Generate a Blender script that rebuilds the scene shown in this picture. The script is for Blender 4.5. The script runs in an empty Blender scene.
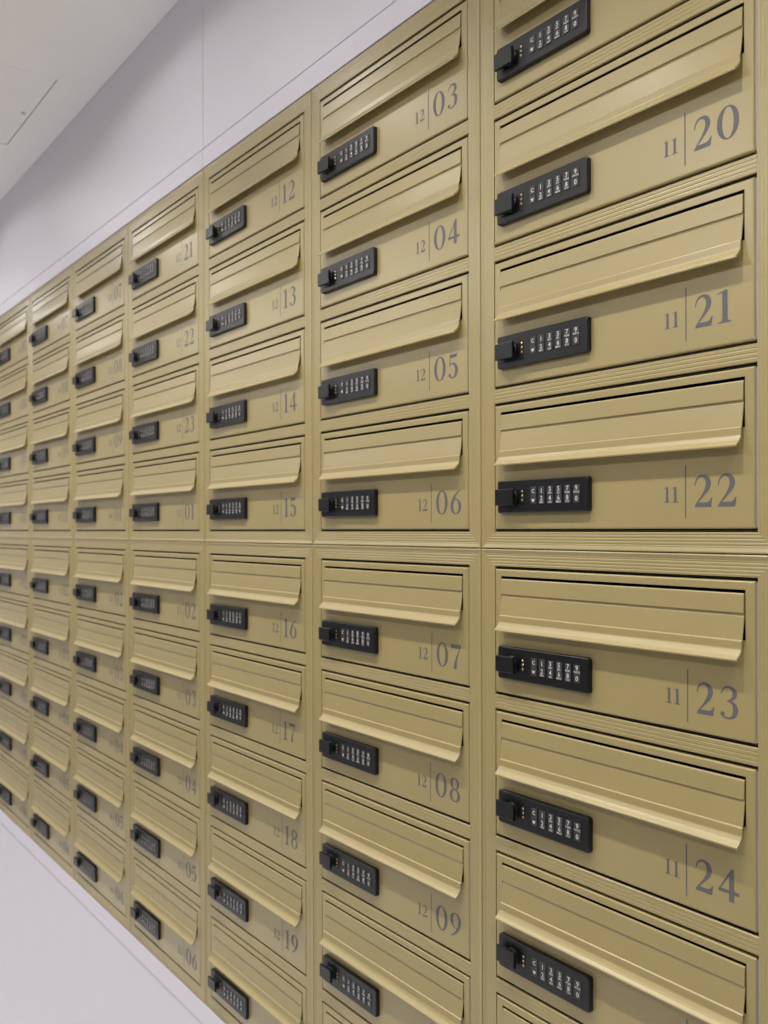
import bpy, bmesh, math, random
from mathutils import Vector, Matrix

random.seed(4)
S = bpy.context.scene
COL = S.collection
PI = math.pi

# ------------------------------------------------------------------ dimensions (metres)
P = 0.400                 # column pitch
Z0 = 1.700                # height of the seam between upper and lower banks
ML, MR = 0.0237, 0.0232   # stile widths of a bank frame
HD = 0.1573               # door opening height
Q = 0.1778                # door pitch
E1, E2 = 0.02257, 0.02326 # rail heights at the seam
ZT, ZB = 0.7397, -0.9173  # top and bottom of the banks
W = P - ML - MR           # opening width
CEIL = 2.828
NCOL = 7

# ------------------------------------------------------------------ materials
def new_mat(name):
    m = bpy.data.materials.new(name)
    m.use_nodes = True
    nt = m.node_tree
    return m, nt, nt.nodes['Principled BSDF']

def noise_bump(nt, b, scale, strength, dist=0.001, detail=2):
    tc = nt.nodes.new('ShaderNodeTexCoord')
    n = nt.nodes.new('ShaderNodeTexNoise')
    n.inputs['Scale'].default_value = scale
    n.inputs['Detail'].default_value = detail
    bp = nt.nodes.new('ShaderNodeBump')
    bp.inputs['Strength'].default_value = strength
    bp.inputs['Distance'].default_value = dist
    nt.links.new(tc.outputs['Object'], n.inputs['Vector'])
    nt.links.new(n.outputs['Fac'], bp.inputs['Height'])
    nt.links.new(bp.outputs['Normal'], b.inputs['Normal'])
    return tc, n

def colour_var(nt, b, c1, c2, scale, tc=None):
    tc = tc or nt.nodes.new('ShaderNodeTexCoord')
    n = nt.nodes.new('ShaderNodeTexNoise')
    n.inputs['Scale'].default_value = scale
    r = nt.nodes.new('ShaderNodeValToRGB')
    r.color_ramp.elements[0].position = .35
    r.color_ramp.elements[1].position = .65
    r.color_ramp.elements[0].color = (*c1, 1)
    r.color_ramp.elements[1].color = (*c2, 1)
    nt.links.new(tc.outputs['Object'], n.inputs['Vector'])
    nt.links.new(n.outputs['Fac'], r.inputs['Fac'])
    nt.links.new(r.outputs['Color'], b.inputs['Base Color'])

def paint(name, c, rough, bump=(900, .06), var=.02, spec=.5, metal=0.0, coat=None):
    m, nt, b = new_mat(name)
    if coat:
        b.inputs['Coat Weight'].default_value = coat[0]
        b.inputs['Coat Roughness'].default_value = coat[1]
    b.inputs['Roughness'].default_value = rough
    b.inputs['Specular IOR Level'].default_value = spec
    b.inputs['Metallic'].default_value = metal
    tc, _ = noise_bump(nt, b, bump[0], bump[1], .0003)
    c1 = tuple(x * (1 - var) for x in c)
    c2 = tuple(min(1, x * (1 + var)) for x in c)
    colour_var(nt, b, c1, c2, 9.0, tc)
    return m

GOLD = paint('gold_powder_coat', (0.366, 0.288, 0.107), .55, spec=.8, coat=(.8, .30))
LOCKB = paint('charcoal_lock_plastic', (0.004, 0.0048, 0.0060), .36, (1500, .05), spec=.5)
KEYM = paint('dark_key_rubber', (0.045, 0.043, 0.043), .5, (1500, .04))
KEYW = paint('key_lettering_white', (0.62, 0.60, 0.60), .5, (1500, .02))
BLACK = paint('black_recess', (0.006, 0.006, 0.006), .5, (600, .02))
BRASS = paint('brass_contact', (0.75, 0.52, 0.24), .3, (600, .02), metal=1.0)
INK = paint('violet_grey_number_print', (0.125, 0.120, 0.128), .55, (900, .03))
INNER = paint('dark_box_interior', (0.05, 0.045, 0.04), .6, (300, .05))
SEAL = paint('grey_brush_seal', (0.33, 0.315, 0.34), .8, (1400, .8), .12)
LILAC = paint('lilac_white_laminate', (0.775, 0.755, 0.83), .48, (260, .015), .006)
STRIP = paint('lilac_white_trim', (0.77, 0.75, 0.83), .48, (260, .015), .006)
CEILM = paint('warm_white_ceiling_paint', (0.90, 0.895, 0.885), .8, (180, .04), .008)
FLOORM = paint('pale_grey_floor_tile', (0.86, 0.86, 0.87), .35, (120, .02), .03)
ROOMW = paint('grey_room_wall', (0.27, 0.27, 0.275), .6, (160, .04), .02)
FARW = paint('white_end_wall', (0.52, 0.515, 0.53), .6, (160, .04), .02)
SHELL = paint('dark_wall_core', (0.12, 0.12, 0.12), .8, (60, .05))

# ------------------------------------------------------------------ mesh helpers
def link(o, parent=None):
    COL.objects.link(o)
    if parent is not None:
        o.parent = parent
    return o

def mesh_of(name, bm, mats, smooth=False):
    me = bpy.data.meshes.new(name)
    bmesh.ops.recalc_face_normals(bm, faces=bm.faces[:])
    bm.to_mesh(me)
    bm.free()
    for m in (mats if isinstance(mats, (list, tuple)) else [mats]):
        me.materials.append(m)
    if smooth:
        for p in me.polygons:
            p.use_smooth = True
    return me

def obj(name, me, parent=None, loc=(0, 0, 0)):
    o = bpy.data.objects.new(name, me)
    o.location = loc
    return link(o, parent)

def box(bm, x0, x1, y0, y1, z0, z1, bevel=0.0, seg=2, mat=0):
    v = [bm.verts.new((x, y, z)) for x in (x0, x1) for y in (y0, y1) for z in (z0, z1)]
    fs = [bm.faces.new([v[i] for i in q]) for q in
          ((0, 1, 3, 2), (4, 6, 7, 5), (0, 4, 5, 1), (2, 3, 7, 6), (0, 2, 6, 4), (1, 5, 7, 3))]
    for f in fs:
        f.material_index = mat
    if bevel:
        es = list({e for f in fs for e in f.edges})
        bmesh.ops.recalc_face_normals(bm, faces=fs)
        r = bmesh.ops.bevel(bm, geom=es, offset=bevel, segments=seg, affect='EDGES', profile=.5)
        for f in r['faces']:
            f.material_index = mat
    return fs

def extrude_profile(bm, pts, x0, x1, mat=0):
    """closed (y, z) outline swept along x"""
    a = [bm.verts.new((x0, y, z)) for y, z in pts]
    b = [bm.verts.new((x1, y, z)) for y, z in pts]
    n = len(pts)
    for i in range(n):
        j = (i + 1) % n
        bm.faces.new((a[i], a[j], b[j], b[i])).material_index = mat
    bm.faces.new(a).material_index = mat
    bm.faces.new(b[::-1]).material_index = mat

def rounded_rect(x0, x1, z0, z1, r, n=5):
    out = []
    for cx, cz, a0 in ((x1 - r, z1 - r, 0), (x0 + r, z1 - r, 90), (x0 + r, z0 + r, 180), (x1 - r, z0 + r, 270)):
        for k in range(n + 1):
            a = math.radians(a0 + 90 * k / n)
            out.append((cx + r * math.cos(a), cz + r * math.sin(a)))
    return out

def slab_outline(bm, outline, levels, mat=0):
    """levels: list of (y, inset_outline) from back to front, skinned, front capped"""
    rings = []
    for y, pts in levels:
        rings.append([bm.verts.new((x, y, z)) for x, z in pts])
    for a, b in zip(rings, rings[1:]):
        n = len(a)
        for i in range(n):
            j = (i + 1) % n
            bm.faces.new((a[i], a[j], b[j], b[i])).material_index = mat
    bm.faces.new(rings[0]).material_index = mat
    bm.faces.new(rings[-1]).material_index = mat

def cyl(bm, cx, cz, r, y0, y1, n=28, bevel=0.0, mat=0):
    lv = []
    def ring(rr): return [(cx + rr * math.cos(2 * PI * k / n), cz + rr * math.sin(2 * PI * k / n)) for k in range(n)]
    lv.append((y0, ring(r)))
    if bevel:
        lv.append((y1 + bevel, ring(r)))
        lv.append((y1, ring(r - bevel)))
    else:
        lv.append((y1, ring(r)))
    slab_outline(bm, None, lv, mat)

# ------------------------------------------------------------------ serif numerals (outlines drawn here)
def catmull(pts, n=8):
    out = []
    for i in range(len(pts) - 1):
        p0 = pts[max(i - 1, 0)]; p1 = pts[i]; p2 = pts[i + 1]; p3 = pts[min(i + 2, len(pts) - 1)]
        for k in range(n):
            t = k / n
            out.append(tuple(.5 * (2 * b + (c - a) * t + (2 * a - 5 * b + 4 * c - d) * t * t + (-a + 3 * b - 3 * c + d) * t ** 3)
                             for a, b, c, d in zip(p0, p1, p2, p3)))
    out.append(pts[-1])
    return out

def stroke(pts, n=8):
    c = catmull(pts, n)
    L, R = [], []
    for i, (x, y, w) in enumerate(c):
        x0, y0, _ = c[max(i - 1, 0)]; x1, y1, _ = c[min(i + 1, len(c) - 1)]
        d = math.hypot(x1 - x0, y1 - y0) or 1
        nx, ny = -(y1 - y0) / d, (x1 - x0) / d
        L.append((x + nx * w / 2, y + ny * w / 2)); R.append((x - nx * w / 2, y - ny * w / 2))
    return ('strip', L, R)

def poly(*pts): return ('poly', list(pts))
def ell(cx, cy, rx, ry, n=40): return [(cx + rx * math.cos(2 * PI * k / n), cy + ry * math.sin(2 * PI * k / n)) for k in range(n)]
def ring(cx, cy, rx, ry, ix, iy): return ('strip', ell(cx, cy, rx, ry) + [(cx + rx, cy)], ell(cx, cy, ix, iy) + [(cx + ix, cy)])
def dot(cx, cy, r): return ('poly', ell(cx, cy, r, r, 20))

six = [ring(.335, .315, .335, .325, .165, .285),
       stroke([(.63, .995, .02), (.47, .91, .06), (.27, .73, .11), (.13, .50, .16), (.085, .31, .165)])]
def turn(prims, cx, cy):
    out = []
    for p in prims:
        out.append((p[0],) + tuple([(2 * cx - x, 2 * cy - y) for x, y in l] for l in p[1:]))
    return out
GLYPH = {
    '0': (.75, [ring(.375, .5, .375, .515, .195, .470)]),
    '1': (.46, [poly((.15, .03), (.33, .03), (.33, 1), (.29, 1), (.15, .95)), poly((0, .885), (.15, .92), (.15, .955), (.30, 1), (.25, 1), (0, .925)),
                poly((0, 0), (.46, 0), (.46, .03), (.36, .05), (.33, .12), (.15, .12), (.12, .05), (0, .03))]),
    '2': (.64, [stroke([(.035, .66, .03), (.055, .78, .045), (.14, .92, .065), (.29, .97, .085), (.45, .89, .15), (.50, .72, .18), (.44, .54, .14),
                        (.31, .36, .085), (.16, .19, .055), (.04, .04, .04)]),
                poly((0, 0), (.595, 0), (.64, .29), (.61, .29), (.54, .19), (.45, .145), (.16, .145), (.04, .035))]),
    '3': (.62, [stroke([(.05, .74, .03), (.10, .86, .045), (.21, .96, .06), (.35, .965, .085), (.485, .875, .14), (.50, .74, .15), (.42, .62, .09), (.27, .535, .03)]),
                stroke([(.24, .53, .03), (.37, .525, .06), (.50, .44, .14), (.535, .28, .17), (.48, .12, .13), (.35, .03, .065), (.20, .03, .06), (.09, .09, .05)]),
                dot(.10, .135, .075)]),
    '4': (.70, [poly((.36, 0), (.53, 0), (.53, 1), (.45, 1), (.36, .88)), poly((0, .235), (.70, .235), (.70, .335), (0, .335)),
                poly((0, .30), (.06, .30), (.42, .86), (.47, 1), (.44, 1))]),
    '5': (.60, [poly((.09, .85), (.50, .85), (.56, 1.0), (.60, 1.04), (.58, 1.04), (.52, 1.0), (.09, 1.0)), poly((.09, 1.0), (.13, .90), (.105, .50), (.06, .50)),
                stroke([(.075, .51, .03), (.18, .60, .055), (.33, .60, .09), (.46, .49, .15), (.505, .32, .18), (.455, .13, .14), (.33, .03, .06), (.18, .03, .06), (.08, .09, .05)]),
                dot(.09, .135, .075)]),
    '6': (.67, six),
    '7': (.62, [poly((.03, .84), (.56, .84), (.62, .96), (.62, 1), (.06, 1), (.04, 1.02), (.02, 1.02), (0, .70), (.03, .70)),
                stroke([(.585, .93, .05), (.47, .68, .06), (.35, .42, .10), (.28, .18, .16), (.27, -.01, .18)])]),
    '8': (.66, [ring(.33, .755, .275, .25, .135, .205), ring(.33, .27, .33, .275, .165, .225)]),
    '9': (.67, turn(six, .335, .5)),
}

def glyph_into(bm, ch, x, z, h, y, mat=0, t=0.00012):
    w, prims = GLYPH[ch]
    for k, p in enumerate(prims):
        yy = y - k * 0.00002
        if p[0] == 'poly':
            vs = [bm.verts.new((x + a * h, yy, z + b * h)) for a, b in p[1]]
            es = [bm.edges.new((vs[i], vs[(i + 1) % len(vs)])) for i in range(len(vs))]
            r = bmesh.ops.triangle_fill(bm, edges=es, use_beauty=True)
            fs = [f for f in r['geom'] if isinstance(f, bmesh.types.BMFace)]
        else:
            L = [bm.verts.new((x + a * h, yy, z + b * h)) for a, b in p[1]]
            R = [bm.verts.new((x + a * h, yy, z + b * h)) for a, b in p[2]]
            fs = [bm.faces.new((L[i], L[i + 1], R[i + 1], R[i])) for i in range(len(L) - 1)]
        bmesh.ops.recalc_face_normals(bm, faces=fs)
        for f in fs:
            f.material_index = mat
            f.normal_update()
            if f.normal.y > 0:
                f.normal_flip()

def word_width(t, h, gap): return sum(GLYPH[c][0] * h for c in t) + gap * (len(t) - 1)

def number_mesh(name, text, h, gap, x, z, right=False):
    bm = bmesh.new()
    if right:
        x -= word_width(text, h, gap)
    for c in text:
        glyph_into(bm, c, x, z, h, -0.00012)
        x += GLYPH[c][0] * h + gap
    me = bpy.data.meshes.new(name)
    bm.to_mesh(me); bm.free()
    me.materials.append(INK)
    return me

# plain sans lettering for the keypad (Blender's built-in font)
def sans(bm, text, cx, cz, h, y, mat):
    cu = bpy.data.curves.new('t', 'FONT')
    cu.body = text; cu.size = h / .70; cu.align_x = 'CENTER'; cu.resolution_u = 2
    cu.offset = .018 * h / .7
    o = bpy.data.objects.new('t', cu); COL.objects.link(o)
    dg = bpy.context.evaluated_depsgraph_get()
    me = bpy.data.meshes.new_from_object(o.evaluated_get(dg))
    base = len(bm.verts)
    vs = [bm.verts.new((cx + v.co.x, y, cz - h / 2 + v.co.y)) for v in me.vertices]
    for p in me.polygons:
        try:
            f = bm.faces.new([vs[i] for i in p.vertices]); f.material_index = mat
        except ValueError:
            pass
    bpy.data.objects.remove(o); bpy.data.curves.remove(cu); bpy.data.meshes.remove(me)

# ------------------------------------------------------------------ mailbox parts (local: x from the opening's left edge, z from its foot, y out of the wall is negative)
def door_mesh():
    bm = bmesh.new()
    x0, x1, z0, z1 = .0008, W - .0024, .0018, HD - .0019
    hx0, hx1, hz0, hz1 = .0112, .3406, .0985, .1468
    yb, ys = .0060, .0014
    r = .0022
    def loop(i, y, o): return [bm.verts.new(c) for c in ((x0 + o, y, z0 + o), (x1 - o, y, z0 + o), (x1 - o, y, z1 - o), (x0 + o, y, z1 - o))]
    prof = [(yb, 0.0)] + [(r - r * math.sin(a), r - r * math.cos(a)) for a in (0, PI / 8, PI / 4, 3 * PI / 8, PI / 2)]
    rings = [loop(0, y, o) for y, o in prof]
    for a, b in zip(rings, rings[1:]):
        for i in range(4):
            j = (i + 1) % 4
            bm.faces.new((a[i], a[j], b[j], b[i]))
    hole = [(hx0, hz0), (hx1, hz0), (hx1, hz1), (hx0, hz1)]
    hf = [bm.verts.new((hx, 0, hz)) for hx, hz in hole]
    hb = [bm.verts.new((hx, ys, hz)) for hx, hz in hole]
    ib = loop(0, ys, .0014)
    rb = loop(0, yb, .0014)
    fr, bk = rings[-1], rings[0]
    for i in range(4):
        j = (i + 1) % 4
        bm.faces.new((fr[i], fr[j], hf[j], hf[i]))
        bm.faces.new((hf[i], hf[j], hb[j], hb[i]))
        bm.faces.new((hb[i], hb[j], ib[j], ib[i]))
        bm.faces.new((ib[i], ib[j], rb[j], rb[i]))
        bm.faces.new((rb[i], rb[j], bk[j], bk[i]))
    return mesh_of('door', bm, GOLD)

def flap_mesh():
    bm = bmesh.new()
    mm = .001
    pr = [(.4, 143.4), (-.1, 143.2), (-.5, 142.7), (-.8, 142.0), (-1.7, 125.0), (-1.5, 124.6), (.2, 124.3), (.2, 122.6), (-.6, 121.4),
          (-3.3, 99.1), (-3.7, 98.8), (-4.7, 98.1), (-4.9, 97.5), (-5.2, 91.0), (-5.4, 90.2), (-5.9, 89.2), (-7.8, 86.4), (-9.8, 84.3), (-12.6, 82.1), (-13.2, 81.5),
          (-13.4, 80.9), (-13.2, 79.9), (-12.6, 79.5), (-12.0, 79.8), (-6.5, 84.3), (-4.4, 87.2), (-3.6, 90.5), (-3.3, 97.5), (1.2, 120.0), (1.8, 124.5), (1.8, 143.4)]
    extrude_profile(bm, [(a * mm, b * mm) for a, b in pr], .0125, .3392)
    return mesh_of('letter_flap', bm, GOLD)

def body_mesh():
    bm = bmesh.new()
    e = -.0002
    x0, x1, z0, z1 = e, W - e, e, HD - e
    y0, y1, t = .0039, .24, .0008
    o = [(x0, z0), (x1, z0), (x1, z1), (x0, z1)]
    n = [(x0 + t, z0 + t), (x1 - t, z0 + t), (x1 - t, z1 - t), (x0 + t, z1 - t)]
    V = lambda pts, y: [bm.verts.new((x, y, z)) for x, z in pts]
    of, ob, nf, nb = V(o, y0), V(o, y1), V(n, y0), V(n, y1 - t)
    for i in range(4):
        j = (i + 1) % 4
        bm.faces.new((of[i], of[j], ob[j], ob[i]))
        bm.faces.new((nf[i], nb[i], nb[j], nf[j]))
        bm.faces.new((of[i], nf[i], nf[j], of[j]))
    bm.faces.new(ob); bm.faces.new(nb[::-1])
    return mesh_of('box_body', bm, INNER)

def seal_mesh():
    bm = bmesh.new()
    box(bm, W - .00235, W - .0002, .0018, .0062, .003, HD - .003)
    return mesh_of('edge_seal', bm, SEAL)

def bar_mesh():
    bm = bmesh.new()
    x, z0, z1 = .2753, .0128, .0661
    f = bm.faces.new([bm.verts.new(c) for c in ((x - .0007, -.00012, z0), (x + .0007, -.00012, z0), (x + .0007, -.00012, z1), (x - .0007, -.00012, z1))])
    me = bpy.data.meshes.new('divider_line'); bm.to_mesh(me); bm.free(); me.materials.append(INK)
    return me

LX0, LX1, LZ0, LZ1, LY = .0115, .1552, .0213, .0613, -.0065
def lock_mesh():
    bm = bmesh.new()
    R = lambda i, rr: rounded_rect(LX0 + i, LX1 - i, LZ0 + i, LZ1 - i, rr, 5)
    slab_outline(bm, None, [(-.0002, R(0, .0034)), (LY + .0016, R(0, .0034)), (LY + .0006, R(.0004, .0031)), (LY, R(.0012, .0024))])
    return mesh_of('keypad_lock', bm, LOCKB)

KC = [.0727 + .01325 * i for i in range(6)]
KZ = (.0470, .0366)
TOP = ['C', '1', '3', '5', '7', '9']
BOT = ['v', '2', '4', '6', '8', '0']
SUB = {'2': 'ABC', '3': 'DEF', '4': 'GHI', '5': 'JKL', '6': 'MNO', '7': 'PQRS', '8': 'TUV', '9': 'WXYZ'}
def key_mesh(ch):
    bm = bmesh.new()
    w, h, pr = .0090, .0099, .0010
    R = lambda i: rounded_rect(-w / 2 + i, w / 2 - i, -h / 2 + i, h / 2 - i, .0011 - i * .6, 3)
    slab_outline(bm, None, [(0, R(0)), (-pr + .0004, R(0)), (-pr, R(.0004))])
    bmesh.ops.recalc_face_normals(bm, faces=bm.faces[:])
    y = -pr - .00006
    if ch == 'C':
        sans(bm, 'C', 0, 0, .0046, y, 1)
    elif ch == 'v':
        f = bm.faces.new([bm.verts.new(c) for c in ((-.0026, y, .0008), (.0026, y, .0008), (.0008, y, -.0026), (-.0008, y, -.0026))])
        f.material_index = 1
    elif ch in SUB:
        sans(bm, ch, 0, .0016, .0052, y, 1)
        sans(bm, SUB[ch], 0, -.0031, .0022, y, 1)
    else:
        sans(bm, ch, 0, 0, .0054, y, 1)
    me = bpy.data.meshes.new('key'); bm.to_mesh(me); bm.free()
    me.materials.append(KEYM); me.materials.append(KEYW)
    return me

def slot_mesh():
    bm = bmesh.new()
    R = lambda i: rounded_rect(.0543 - .0029 + i, .0543 + .0029 - i, .0336 + i, .0506 - i, .0010, 3)
    slab_outline(bm, None, [(LY - .00005, R(0)), (LY - .0003, R(.0001))])
    return mesh_of('contact_slot', bm, BLACK)

def pin_mesh():
    bm = bmesh.new()
    cyl(bm, 0, 0, .00145, 0, -.0006, 14, .0003)
    return mesh_of('contact_pin', bm, BRASS)

def collar_mesh():
    bm = bmesh.new()
    cyl(bm, .0365, .0412, .0098, LY - .00005, LY - .0026, 32, .0006)
    return mesh_of('knob_collar', bm, LOCKB)

def lever_mesh():
    bm = bmesh.new()
    box(bm, .0155, .0462, -.0150, -.0108, .0308, .0506, .0009, 2)
    b2 = bmesh.new()
    cyl(bm, .0385, .0412, .0066, LY - .0027, -.0107, 24)
    return mesh_of('knob_lever', bm, LOCKB)

ME = dict(door=door_mesh(), flap=flap_mesh(), body=body_mesh(), seal=seal_mesh(), bar=bar_mesh(), lock=lock_mesh(),
          slot=slot_mesh(), pin=pin_mesh(), collar=collar_mesh(), lever=lever_mesh())
KEYS = [(key_mesh(c), KC[i], KZ[r]) for r, row in enumerate((TOP, BOT)) for i, c in enumerate(row)]

# ------------------------------------------------------------------ one mailbox, then copies of it
def make_mailbox():
    t = bpy.data.objects.new('mailbox', None)
    t.empty_display_size = .03
    link(t)
    obj('box_body', ME['body'], t)
    d = obj('door', ME['door'], t)
    obj('edge_seal', ME['seal'], d)
    obj('letter_flap', ME['flap'], t)
    lk = obj('keypad_lock', ME['lock'], t)
    lk['label'] = 'charcoal keypad lock with white lettered keys'
    obj('knob_collar', ME['collar'], lk)
    obj('knob_lever', ME['lever'], lk)
    obj('contact_slot', ME['slot'], lk)
    for dz in (-.0052, 0, .0052):
        obj('contact_pin', ME['pin'], lk, (.0543, LY - .0003, .0421 + dz))
    for me, x, z in KEYS:
        obj('key', me, lk, (x, LY, z))
    obj('divider_line', ME['bar'], t)
    return t

def copy_tree(o, parent=None):
    c = o.copy()
    COL.objects.link(c)
    c.parent = parent
    for ch in kids[o.name]:
        copy_tree(ch, c)
    return c

proto = make_mailbox()
kids = {}
for o in list(COL.objects):
    kids.setdefault(o.name, [])
    if o.parent:
        kids.setdefault(o.parent.name, []).append(o)

NUM = {}
def cached(kind, text):
    if (kind, text) not in NUM:
        if kind == 'floor':
            NUM[kind, text] = number_mesh('floor_number', text, .0160, .0024, .2668, .0287, True)
        else:
            NUM[kind, text] = number_mesh('box_number', text, .0318, .0056, .2852, .0234)
    return NUM[kind, text]

seq = [[('11', n) for n in (19, 20, 21, 22, 23, 24, 25)] + [('12', 1), ('12', 2)],
       [('12', n) for n in range(3, 12)],
       [('12', n) for n in range(12, 21)],
       [('12', n) for n in (21, 22, 23)] + [('13', n) for n in range(1, 7)],
       [('13', n) for n in (7, 8, 9)] + [('14', n) for n in range(1, 7)],
       [('14', n) for n in (7, 8, 9)] + [('15', n) for n in range(1, 7)],
       [('15', n) for n in (7, 8, 9)] + [('16', n) for n in range(1, 7)]]
COLN = ['rightmost column', 'second column from right', 'third column from right', 'middle column', 'third column from left', 'second column from left', 'leftmost column']
ROWN = ['top row', 'second row', 'third row', 'fourth row above the seam', 'fifth row below the seam', 'sixth row', 'seventh row', 'eighth row', 'bottom row']

# the prints sit a little differently from door to door
OFFS = {k: (a * .001, b * .001) for k, a, b in (
    (('11', 20), .4, -.7), (('11', 21), 1, .4), (('11', 23), 1.8, -2.4), (('11', 24), 0, -.8),
    (('12', 3), -2.4, 2), (('12', 4), -1.5, -.7), (('12', 5), -1.8, .4), (('12', 6), 1.6, -1.6), (('12', 7), 1.7, -2.4),
    (('12', 8), -1.8, -1), (('12', 9), -1.1, -1.8), (('12', 12), -2.4, 1.5), (('12', 16), -2, -2), (('12', 17), -5, 0))}

def row_z(r):
    return E1 + (3 - r) * Q if r < 4 else -E2 - (r - 4) * Q - HD

first = True
for c in range(NCOL):
    for r in range(9):
        t = proto if first else copy_tree(proto)
        first = False
        t.location = (-c * P + ML, 0, Z0 + row_z(r))
        fl, n = seq[c][r]
        dx, dz = OFFS.get((fl, n), (0, 0))
        for ch in t.children:
            if ch.name.startswith('divider_line'):
                ch.location = (dx, 0, dz)
        a = obj('floor_number', cached('floor', fl), t, (dx, 0, dz))
        b = obj('box_number', cached('box', '%02d' % n), t, (dx, 0, dz))
        a['label'] = 'small printed number ' + fl
        b['label'] = 'large printed number %02d' % n
        shown = c < 4 and not (c == 0 and r in (0, 6, 7, 8)) and not (r == 8 and c < 3)
        if shown:
            t['label'] = 'gold mailbox printed %s %02d, %s, %s' % (fl, n, ROWN[r], COLN[c])
        else:
            t['label'] = 'gold mailbox with black keypad, %s, %s' % (ROWN[r], COLN[c])
        t['category'] = 'mailbox'
        t['group'] = 'gold keypad mailboxes in the wall bank'

# ------------------------------------------------------------------ grooved bank frames
PROF = [(0.0, .0036), (0.0, .0008), (.025, -.0006), (.06, -.0011), (.09, -.0011), (.27, .0001)]
g = .31
for k in range(4):
    PROF += [(g, .0000), (g + .05, .00032), (g + .10, .0000), (g + .115, .0000)]
    g += .165
PROF += [(.965, .0001), (1.0, .0003), (1.0, .0036)]
OG = .0015                # the openings run this much past the measured gap lines

def border_mesh(x0, x1, z0, z1, doors):
    """mitred grooved border round a bank"""
    bm = bmesh.new()
    L, R_, B, T = ML - gap, MR - gap, doors[0][0] - OG - z0, z1 - doors[-1][1] - OG
    rings = []
    for t, y in PROF:
        a, b, c, d = x0 + L * t, x1 - R_ * t, z0 + B * t, z1 - T * t
        rings.append([bm.verts.new(p) for p in ((a, y, c), (b, y, c), (b, y, d), (a, y, d))])
    rings.append(rings[0])
    for a, b in zip(rings, rings[1:]):
        for i in range(4):
            j = (i + 1) % 4
            bm.faces.new((a[i], a[j], b[j], b[i]))
    return mesh_of('grooved_border', bm, GOLD)

def rail_mesh():
    """grooved cross rail between two doors, local z from its lower edge"""
    bm = bmesh.new()
    h = Q - HD - 2 * OG
    pts = [(.0036, 0), (.0008, 0), (.0001, .0006)]
    n = 4
    for k in range(1, n):
        c = h * k / n
        pts += [(0, c - .0010), (.0003, c - .0001), (.0003, c + .0001), (0, c + .0010)]
    pts += [(.0001, h - .0006), (.0008, h), (.0036, h)]
    extrude_profile(bm, pts, ML, P - MR)
    return mesh_of('cross_rail', bm, GOLD)

FN = ['rightmost', 'second from right', 'third from right', 'middle', 'third from left', 'second from left', 'leftmost']
gap = .0003
up_doors = [(E1 + k * Q, E1 + k * Q + HD) for k in range(4)]
lo_doors = [(-E2 - k * Q - HD, -E2 - k * Q) for k in range(4, -1, -1)]
fu = border_mesh(gap, P - gap, gap, ZT, up_doors)
fl_ = border_mesh(gap, P - gap, ZB, -gap, lo_doors)
rail = rail_mesh()
for c in range(NCOL):
    for me, ds, lab in ((fu, up_doors, 'upper gold cabinet with grooved border around four mailboxes, %s column'),
                        (fl_, lo_doors, 'lower gold cabinet with grooved border around five mailboxes, %s column')):
        o = bpy.data.objects.new('mailbox_cabinet', None)
        link(o)
        o.location = (-c * P, 0, Z0)
        obj('grooved_border', me, o)
        for d in ds[:-1]:
            obj('cross_rail', rail, o, (0, 0, d[1] + OG))
        o['label'] = lab % FN[c]
        o['category'] = 'cabinet'
        o['group'] = 'grooved cabinets of the mailbox wall'

# ------------------------------------------------------------------ setting
def struct(name, bm, mat):
    o = obj(name, mesh_of(name, bm, mat))
    o['kind'] = 'structure'
    return o

XL, XR = -4.6, 3.2
YB = -3.4
BX0, BX1 = -(NCOL - 1) * P, P
STU, STL = .0390, .0440        # trim strip heights above and below
JX = [-2.4024 - 1.6, -2.4024, -.8024, .7976, .7976 + 1.6]

bm = bmesh.new(); box(bm, XL, XR, .30, .40, 0, CEIL); struct('wall_right', bm, SHELL)
def panels(name, z0, z1, mat, y=.0008, shift=0.0):
    xs = [XL] + [j + shift for j in JX] + [XR]
    for a, b in zip(xs, xs[1:]):
        if b - a < .01: continue
        bm = bmesh.new()
        box(bm, a + .0009, b - .0009, y, .020, z0, z1, .0006, 1)
        struct(name, bm, mat)
panels('wall_upper_panel', Z0 + ZT + STU + .0030, CEIL + .03, LILAC)
panels('wall_lower_panel', 0.0, Z0 + ZB - STL - .0030, LILAC, .0008, .05)
panels('trim_1', Z0 + ZT + .0022, Z0 + ZT + STU, STRIP, -.0012)
panels('trim_2', Z0 + ZB - STL, Z0 + ZB - .0022, STRIP, -.0012, .2)
# backing behind the reveals, and wall either side of the mailboxes
bm = bmesh.new()
box(bm, XL, XR, .0203, .03, Z0 + ZT + .001, CEIL + .03); struct('wall_upper_backing', bm, SHELL)
bm = bmesh.new()
box(bm, XL, XR, .0203, .03, 0, Z0 + ZB - .001); struct('wall_lower_backing', bm, SHELL)
bm = bmesh.new(); box(bm, XL, BX0 - .002, .0008, .020, Z0 + ZB - .0015, Z0 + ZT + .0015); struct('wall_far_panel', bm, LILAC)
bm = bmesh.new(); box(bm, BX1 + .002, XR, .0008, .020, Z0 + ZB - .0015, Z0 + ZT + .0015); struct('wall_near_panel', bm, LILAC)
bm = bmesh.new(); box(bm, XL, XR, YB, .40, -.1, 0); struct('floor', bm, FLOORM)
bm = bmesh.new(); box(bm, XL, XR, YB - .1, YB, 0, CEIL); struct('wall_left', bm, ROOMW)
bm = bmesh.new(); box(bm, XL - .1, XL, YB, .40, 0, CEIL); struct('wall_far', bm, FARW)
bm = bmesh.new(); box(bm, XR, XR + .1, YB, .40, 0, CEIL); struct('wall_near', bm, ROOMW)

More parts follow.
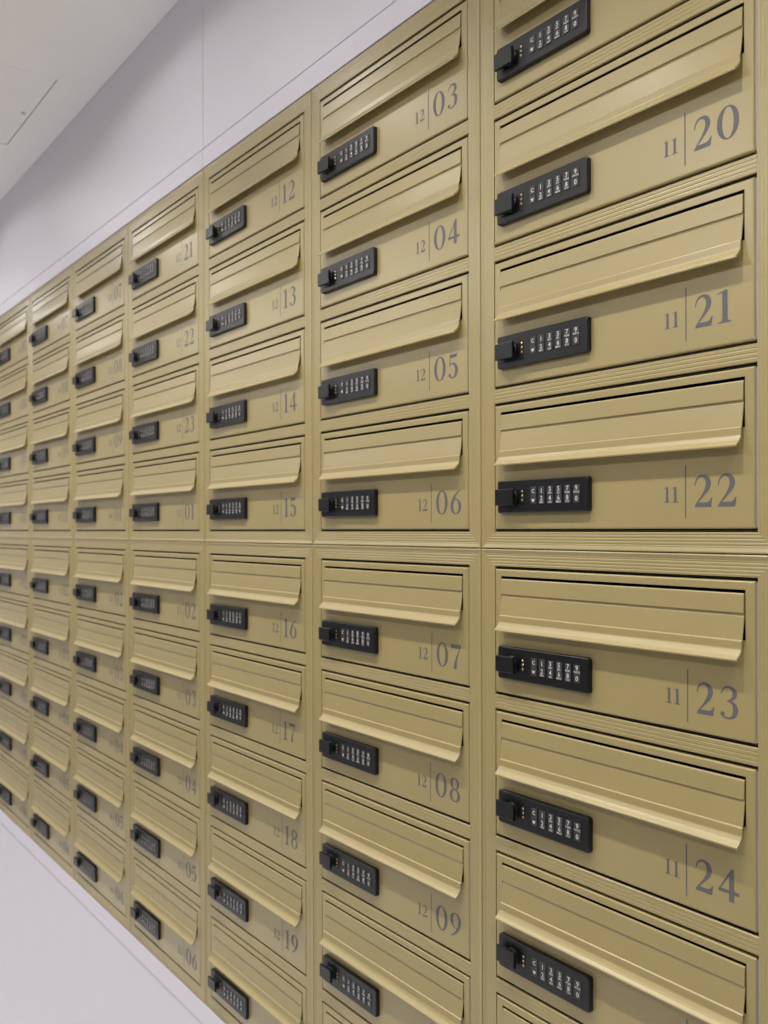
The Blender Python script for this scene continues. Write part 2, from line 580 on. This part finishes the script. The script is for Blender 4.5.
# ceiling with a cut-out for the access hatch
HX0, HX1, HY0, HY1 = -1.868, -1.402, -.560, -.098
bm = bmesh.new()
for a, b, c, d in ((XL, HX0, YB, 0), (HX1, XR, YB, 0), (HX0, HX1, YB, HY0), (HX0, HX1, HY1, 0)):
    box(bm, a, b, c, d, CEIL, CEIL + .02)
bmesh.ops.remove_doubles(bm, verts=bm.verts[:], dist=1e-5)
struct('ceiling', bm, CEILM)
bm = bmesh.new(); box(bm, XL, XR, YB, .4, CEIL + .031, CEIL + .06); struct('ceiling_slab', bm, SHELL)
hatch = bpy.data.objects.new('access_hatch', None); link(hatch)
hatch.location = ((HX0 + HX1) / 2, (HY0 + HY1) / 2, CEIL)
hatch['label'] = 'flush square access hatch in the white ceiling, with a tiny latch'
hatch['category'] = 'hatch'
hw, hh = (HX1 - HX0) / 2 - .0025, (HY1 - HY0) / 2 - .0025
bm = bmesh.new(); box(bm, -hw, hw, -hh, hh, .0004, .012, .0008, 1)
obj('hatch_panel', mesh_of('hatch_panel', bm, CEILM), hatch)
bm = bmesh.new()
n = 20
lv = [[bm.verts.new((rr * math.cos(2 * PI * k / n), hh - .016 + rr * math.sin(2 * PI * k / n), z)) for k in range(n)] for z, rr in ((.0004, .006), (-.0012, .006), (-.0018, .0048))]
for a, b in zip(lv, lv[1:]):
    for i in range(n):
        bm.faces.new((a[i], a[(i + 1) % n], b[(i + 1) % n], b[i]))
bm.faces.new(lv[-1]); bm.faces.new(lv[0])
obj('latch', mesh_of('latch', bm, paint('latch_metal', (.45, .45, .45), .4)), hatch)

# ------------------------------------------------------------------ lights: recessed ceiling downlights in two rows, plus added fill spots for the upper wall
def downlight(x, y, power, size=.11, spread=150):
    L = bpy.data.lights.new('downlight', 'AREA')
    L.shape = 'DISK'; L.size = size; L.energy = power; L.color = (1.0, .965, .93); L.spread = math.radians(spread)
    o = bpy.data.objects.new('downlight', L)
    o.location = (x, y, CEIL - .004)
    link(o)
def wide_spot(name, x, y, power, cone, blend=.15):
    L = bpy.data.lights.new(name, 'SPOT')
    L.energy = power; L.color = (1.0, .965, .93); L.spot_size = math.radians(cone); L.spot_blend = blend; L.shadow_soft_size = .045
    o = bpy.data.objects.new(name, L)
    o.location = (x, y, CEIL - .02)
    link(o)
NEAR_W, WALL_FILL_W, ROOM_W = 4.0, 3.8, 18.5
for x in (1.7, 1.05, .4, -.25, -.9, -1.55, -2.2, -2.85, -3.5, -4.15):
    downlight(x, -.52, NEAR_W, .06, 105)
for x in (1.7, .4, -.9, -2.2, -3.5):
    wide_spot('upper_wall_fill', x - .02, -.50, WALL_FILL_W, 168)  # added spots at the near downlights to brighten the upper wall, no separate fixture
for x in (-3.7, -2.3, -.75, .75, 2.2):
    wide_spot('room_lamp', x, -1.8, ROOM_W, 176)

w = bpy.data.worlds.new('World'); S.world = w; w.use_nodes = True
w.node_tree.nodes['Background'].inputs[0].default_value = (.9, .92, 1, 1)
w.node_tree.nodes['Background'].inputs[1].default_value = 0.0

# ------------------------------------------------------------------ camera
yaw, pitch, roll = -0.64476, -0.00066, -0.00279
f = Vector((-math.cos(yaw) * math.cos(pitch), -math.sin(yaw) * math.cos(pitch), math.sin(pitch)))
r = f.cross(Vector((0, 0, 1))).normalized()
u = r.cross(f)
cr, sr = math.cos(roll), math.sin(roll)
R2 = cr * r + sr * u
U2 = -sr * r + cr * u
cam = bpy.data.cameras.new('Camera')
co = bpy.data.objects.new('Camera', cam); link(co)
m = Matrix((R2, U2, -f)).transposed().to_4x4()
m.translation = Vector((2.10367 * P, -1.97115 * P, .06325 * P + Z0))
co.matrix_world = m
cam.sensor_width = 36; cam.sensor_fit = 'AUTO'
cam.lens = 900 / 1024 * 36
cam.shift_y = 17.378 / 1024
cam.clip_start = .02
cam.dof.use_dof = True
cam.dof.focus_distance = 1.0
cam.dof.aperture_fstop = 8.0
S.camera = co

S.view_settings.view_transform = 'Standard'
S.view_settings.look = 'None'
S.view_settings.exposure = -0.08
S.view_settings.gamma = 1.0
S.view_settings.use_curve_mapping = False
S.cycles.max_bounces = 10
S.cycles.diffuse_bounces = 6
S.cycles.use_denoising = True
